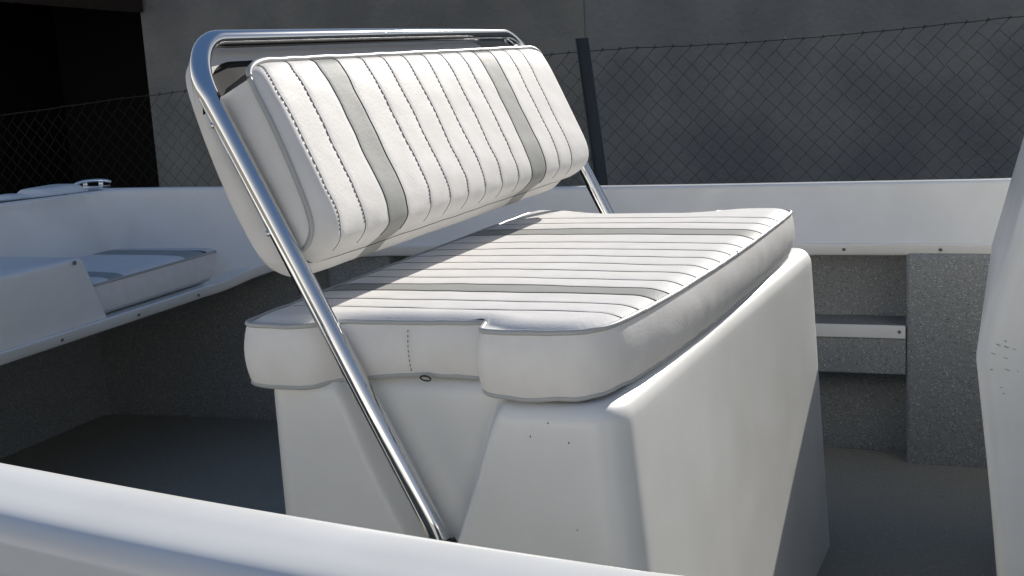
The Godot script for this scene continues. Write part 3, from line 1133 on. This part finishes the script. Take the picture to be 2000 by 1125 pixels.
# ---------------------------------------------------------------- behind the boat
const GROUND := -1.34
func build_fence() -> void:
	var t := thing("chain_link_fence", "rusty chain link fence with one leaning angle iron post behind the boat", "fence", Vector3.ZERO)
	var zf := -3.2
	var pitch := 0.0715
	var top := func(x: float) -> float:
		return lerp_curve([[-6.5, 0.12], [-3.8, 0.239], [-2.88, 0.299], [-0.756, 0.381], [-0.2, 0.378], [0.3, 0.388], [0.85, 0.413], [3.5, 0.5]], x)
	# each woven wire is one zigzag strand
	var rows := 24
	var variants := []
	for v in 3:
		var st := begin()
		var path := PackedVector3Array()
		var r := RandomNumberGenerator.new()
		r.seed = 70 + v
		for i in rows * 2 + 1:
			var y := -float(i) * pitch * 0.5
			var x := (pitch * 0.25) * (1.0 if i % 2 == 0 else -1.0)
			path.append(Vector3(x + r.randf_range(-0.0035, 0.0035), y + r.randf_range(-0.0035, 0.0035), 0.0022 if i % 2 == 0 else -0.0022))
		tube(st, path, 0.00125, 4, false, false)
		variants.append(done(st))
	var n0 := int(-4.9 / pitch) * 2
	var n1 := int(3.2 / pitch) * 2
	for i in range(n0, n1):
		var x := i * pitch * 0.5
		var o := obj("mesh_wire", variants[posmod(i * 7, 3)], M.wire, t)
		o.position = Vector3(x, top.call(x) - 0.002 - (0.0 if i % 2 == 0 else pitch * 0.5), zf)
	var st2 := begin()
	var path2 := PackedVector3Array()
	for i in 160:
		var x := lerpf(-5.4, 3.3, i / 159.0)
		path2.append(Vector3(x, top.call(x) + noise.get_noise_1d(x * 9.0) * 0.004, zf))
	tube(st2, path2, 0.0019, 6)
	obj("top_wire", done(st2), M.wire, t)
	# twisted knuckles where the strands are tied to the wire
	var st3 := begin()
	for i in range(n0, n1, 2):
		var x := i * pitch * 0.5 + pitch * 0.25
		var y: float = top.call(x)
		tube(st3, PackedVector3Array([Vector3(x - 0.005, y - 0.006, zf), Vector3(x, y + 0.007, zf + 0.003), Vector3(x + 0.006, y - 0.002, zf - 0.002)]), 0.0022, 4)
	tag(obj("wire_knots", done(st3), M.wire, t), "", "", "", "stuff")
	for p in [[-0.775, -0.700], [2.9, 2.92]]:
		st3 = begin()
		var a := Vector3(p[0] + 0.007, 0.433, zf + 0.045)
		var b := Vector3(p[1] + 0.05 * 2.0, GROUND, zf + 0.045) if p[0] > -1 and p[0] < 0 else Vector3(p[1], GROUND, zf + 0.045)
		var w := Vector3(0.026, 0, 0)
		var d := Vector3(0, 0, 0.005)
		for e in [[-w, w, d], [Vector3(-0.026, 0, -0.045), Vector3(-0.021, 0, 0.002), Vector3.ZERO]]:
			var lo: Vector3 = e[0]
			var hi: Vector3 = e[1]
			var q := [Vector3(lo.x, 0, lo.z - e[2].z), Vector3(hi.x, 0, lo.z - e[2].z), Vector3(hi.x, 0, hi.z + 0.0), Vector3(lo.x, 0, hi.z + 0.0)]
			var ra := PackedVector3Array()
			var rb := PackedVector3Array()
			for c in q:
				ra.append(a + c)
				rb.append(b + c)
			sheet(st3, [ra, rb], true)
			fan(st3, ra, a + (q[0] + q[2]) * 0.5, true)
		obj("post", done(st3), M.post, t)

func build_wall() -> void:
	var z := -5.5
	var t := thing("rendered_wall", "long shaded grey rendered wall behind the fence", "wall", Vector3.ZERO)
	obj("wall_face", box_mesh(Vector3(-4.68, GROUND - 0.1, z - 0.3), Vector3(-1.536, 2.3, z), 0.002), M.wall, t)
	obj("wall_face", box_mesh(Vector3(-1.5358, GROUND - 0.1, z - 0.3), Vector3(9.0, 1.35, z - 0.006), 0.002), M.wall_low, t)
	obj("upper_wall", box_mesh(Vector3(-1.5358, 1.351, z - 0.29), Vector3(0.1, 2.3, z - 0.008), 0.01), M.wall_low, t)
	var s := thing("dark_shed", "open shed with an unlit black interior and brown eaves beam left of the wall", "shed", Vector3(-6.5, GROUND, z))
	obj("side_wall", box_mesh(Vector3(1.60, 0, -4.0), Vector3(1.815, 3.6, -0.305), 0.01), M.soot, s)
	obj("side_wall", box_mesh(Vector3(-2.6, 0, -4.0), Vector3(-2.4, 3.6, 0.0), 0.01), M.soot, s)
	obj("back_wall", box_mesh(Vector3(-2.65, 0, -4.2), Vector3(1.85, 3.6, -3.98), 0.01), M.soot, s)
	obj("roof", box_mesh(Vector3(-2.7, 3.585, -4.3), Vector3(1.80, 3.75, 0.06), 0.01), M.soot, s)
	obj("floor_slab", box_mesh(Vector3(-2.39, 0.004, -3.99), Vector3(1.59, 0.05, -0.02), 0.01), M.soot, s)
	var st := begin()
	var ra := PackedVector3Array()
	var rb := PackedVector3Array()
	for q in [Vector2(0, 0), Vector2(0.12, 0), Vector2(0.12, 0.30), Vector2(0, 0.30)]:
		ra.append(Vector3(-2.4, 2.70 + q.y, 0.02 + q.x))
		rb.append(Vector3(1.86, 2.145 + q.y, 0.02 + q.x))
	sheet(st, [ra, rb], true)
	fan(st, rb, Vector3(1.86, 2.295, 0.08))
	obj("eaves_beam", done(st), M.timber, s)
	st = begin()
	sheet(st, [PackedVector3Array([Vector3(-2.4, 2.98, 0.0), Vector3(1.82, 2.43, 0.0)]), PackedVector3Array([Vector3(-2.4, 3.6, 0.0), Vector3(1.82, 3.6, 0.0)])])
	obj("gable_boarding", done(st), M.soot, s)

func build_ground() -> void:
	var pm := PlaneMesh.new()
	pm.size = Vector2(160, 160)
	var g := obj("ground", pm, M.ground)
	g.position = Vector3(0, GROUND, 0)
	tag(g, "pale yard ground around the boat", "ground", "", "structure")

# ---------------------------------------------------------------- the scene
func _ready() -> void:
	var cam := Camera3D.new()
	cam.name = "camera"
	cam.fov = 25.7616
	cam.far = 400.0
	cam.near = 0.05
	add_child(cam)
	cam.transform = Transform3D(Basis(Vector3(0.92734, -0.05833, -0.36965), Vector3(-0.01452, 0.98143, -0.19129), Vector3(0.37394, 0.18276, 0.90927)), Vector3(0.84983, 0.38948, 1.65411))
	cam.current = true
	var we := WorldEnvironment.new()
	we.name = "world_environment"
	var env := Environment.new()
	env.background_mode = Environment.BG_SKY
	var sky := Sky.new()
	var sm := ProceduralSkyMaterial.new()
	sm.sky_top_color = Color(0.225, 0.31, 0.43)
	sm.sky_horizon_color = Color(0.96, 0.94, 0.895)
	sm.sky_curve = 0.125
	sm.ground_horizon_color = Color(0.5, 0.49, 0.46)
	sm.ground_bottom_color = Color(0.35, 0.33, 0.3)
	sm.sky_energy_multiplier = 1.08
	sky.sky_material = sm
	env.sky = sky
	env.background_energy_multiplier = 1.0
	env.tonemap_mode = Environment.TONE_MAPPER_LINEAR
	env.tonemap_exposure = 1.62
	env.sdfgi_enabled = true
	env.ssao_enabled = true
	env.ssil_enabled = true
	we.environment = env
	add_child(we)
	var sun := DirectionalLight3D.new()
	sun.name = "sun"
	sun.light_energy = 1.45
	sun.light_color = Color(1.0, 0.978, 0.945)
	sun.light_angular_distance = 0.5
	sun.shadow_enabled = true
	add_child(sun)
	sun.look_at_from_position(Vector3.ZERO, -Vector3(0.143, 0.416, -0.898), Vector3.UP)
	rng.seed = 12
	noise.seed = 7
	noise.frequency = 1.0
	noise.fractal_octaves = 2
	make_materials()
	build_ground()
	build_wall()
	build_fence()
	build_boat()
	build_seat_box()
	build_console()
	build_seat_cushion()
	build_backrest()
	build_stern_cushion()
	build_cleat()
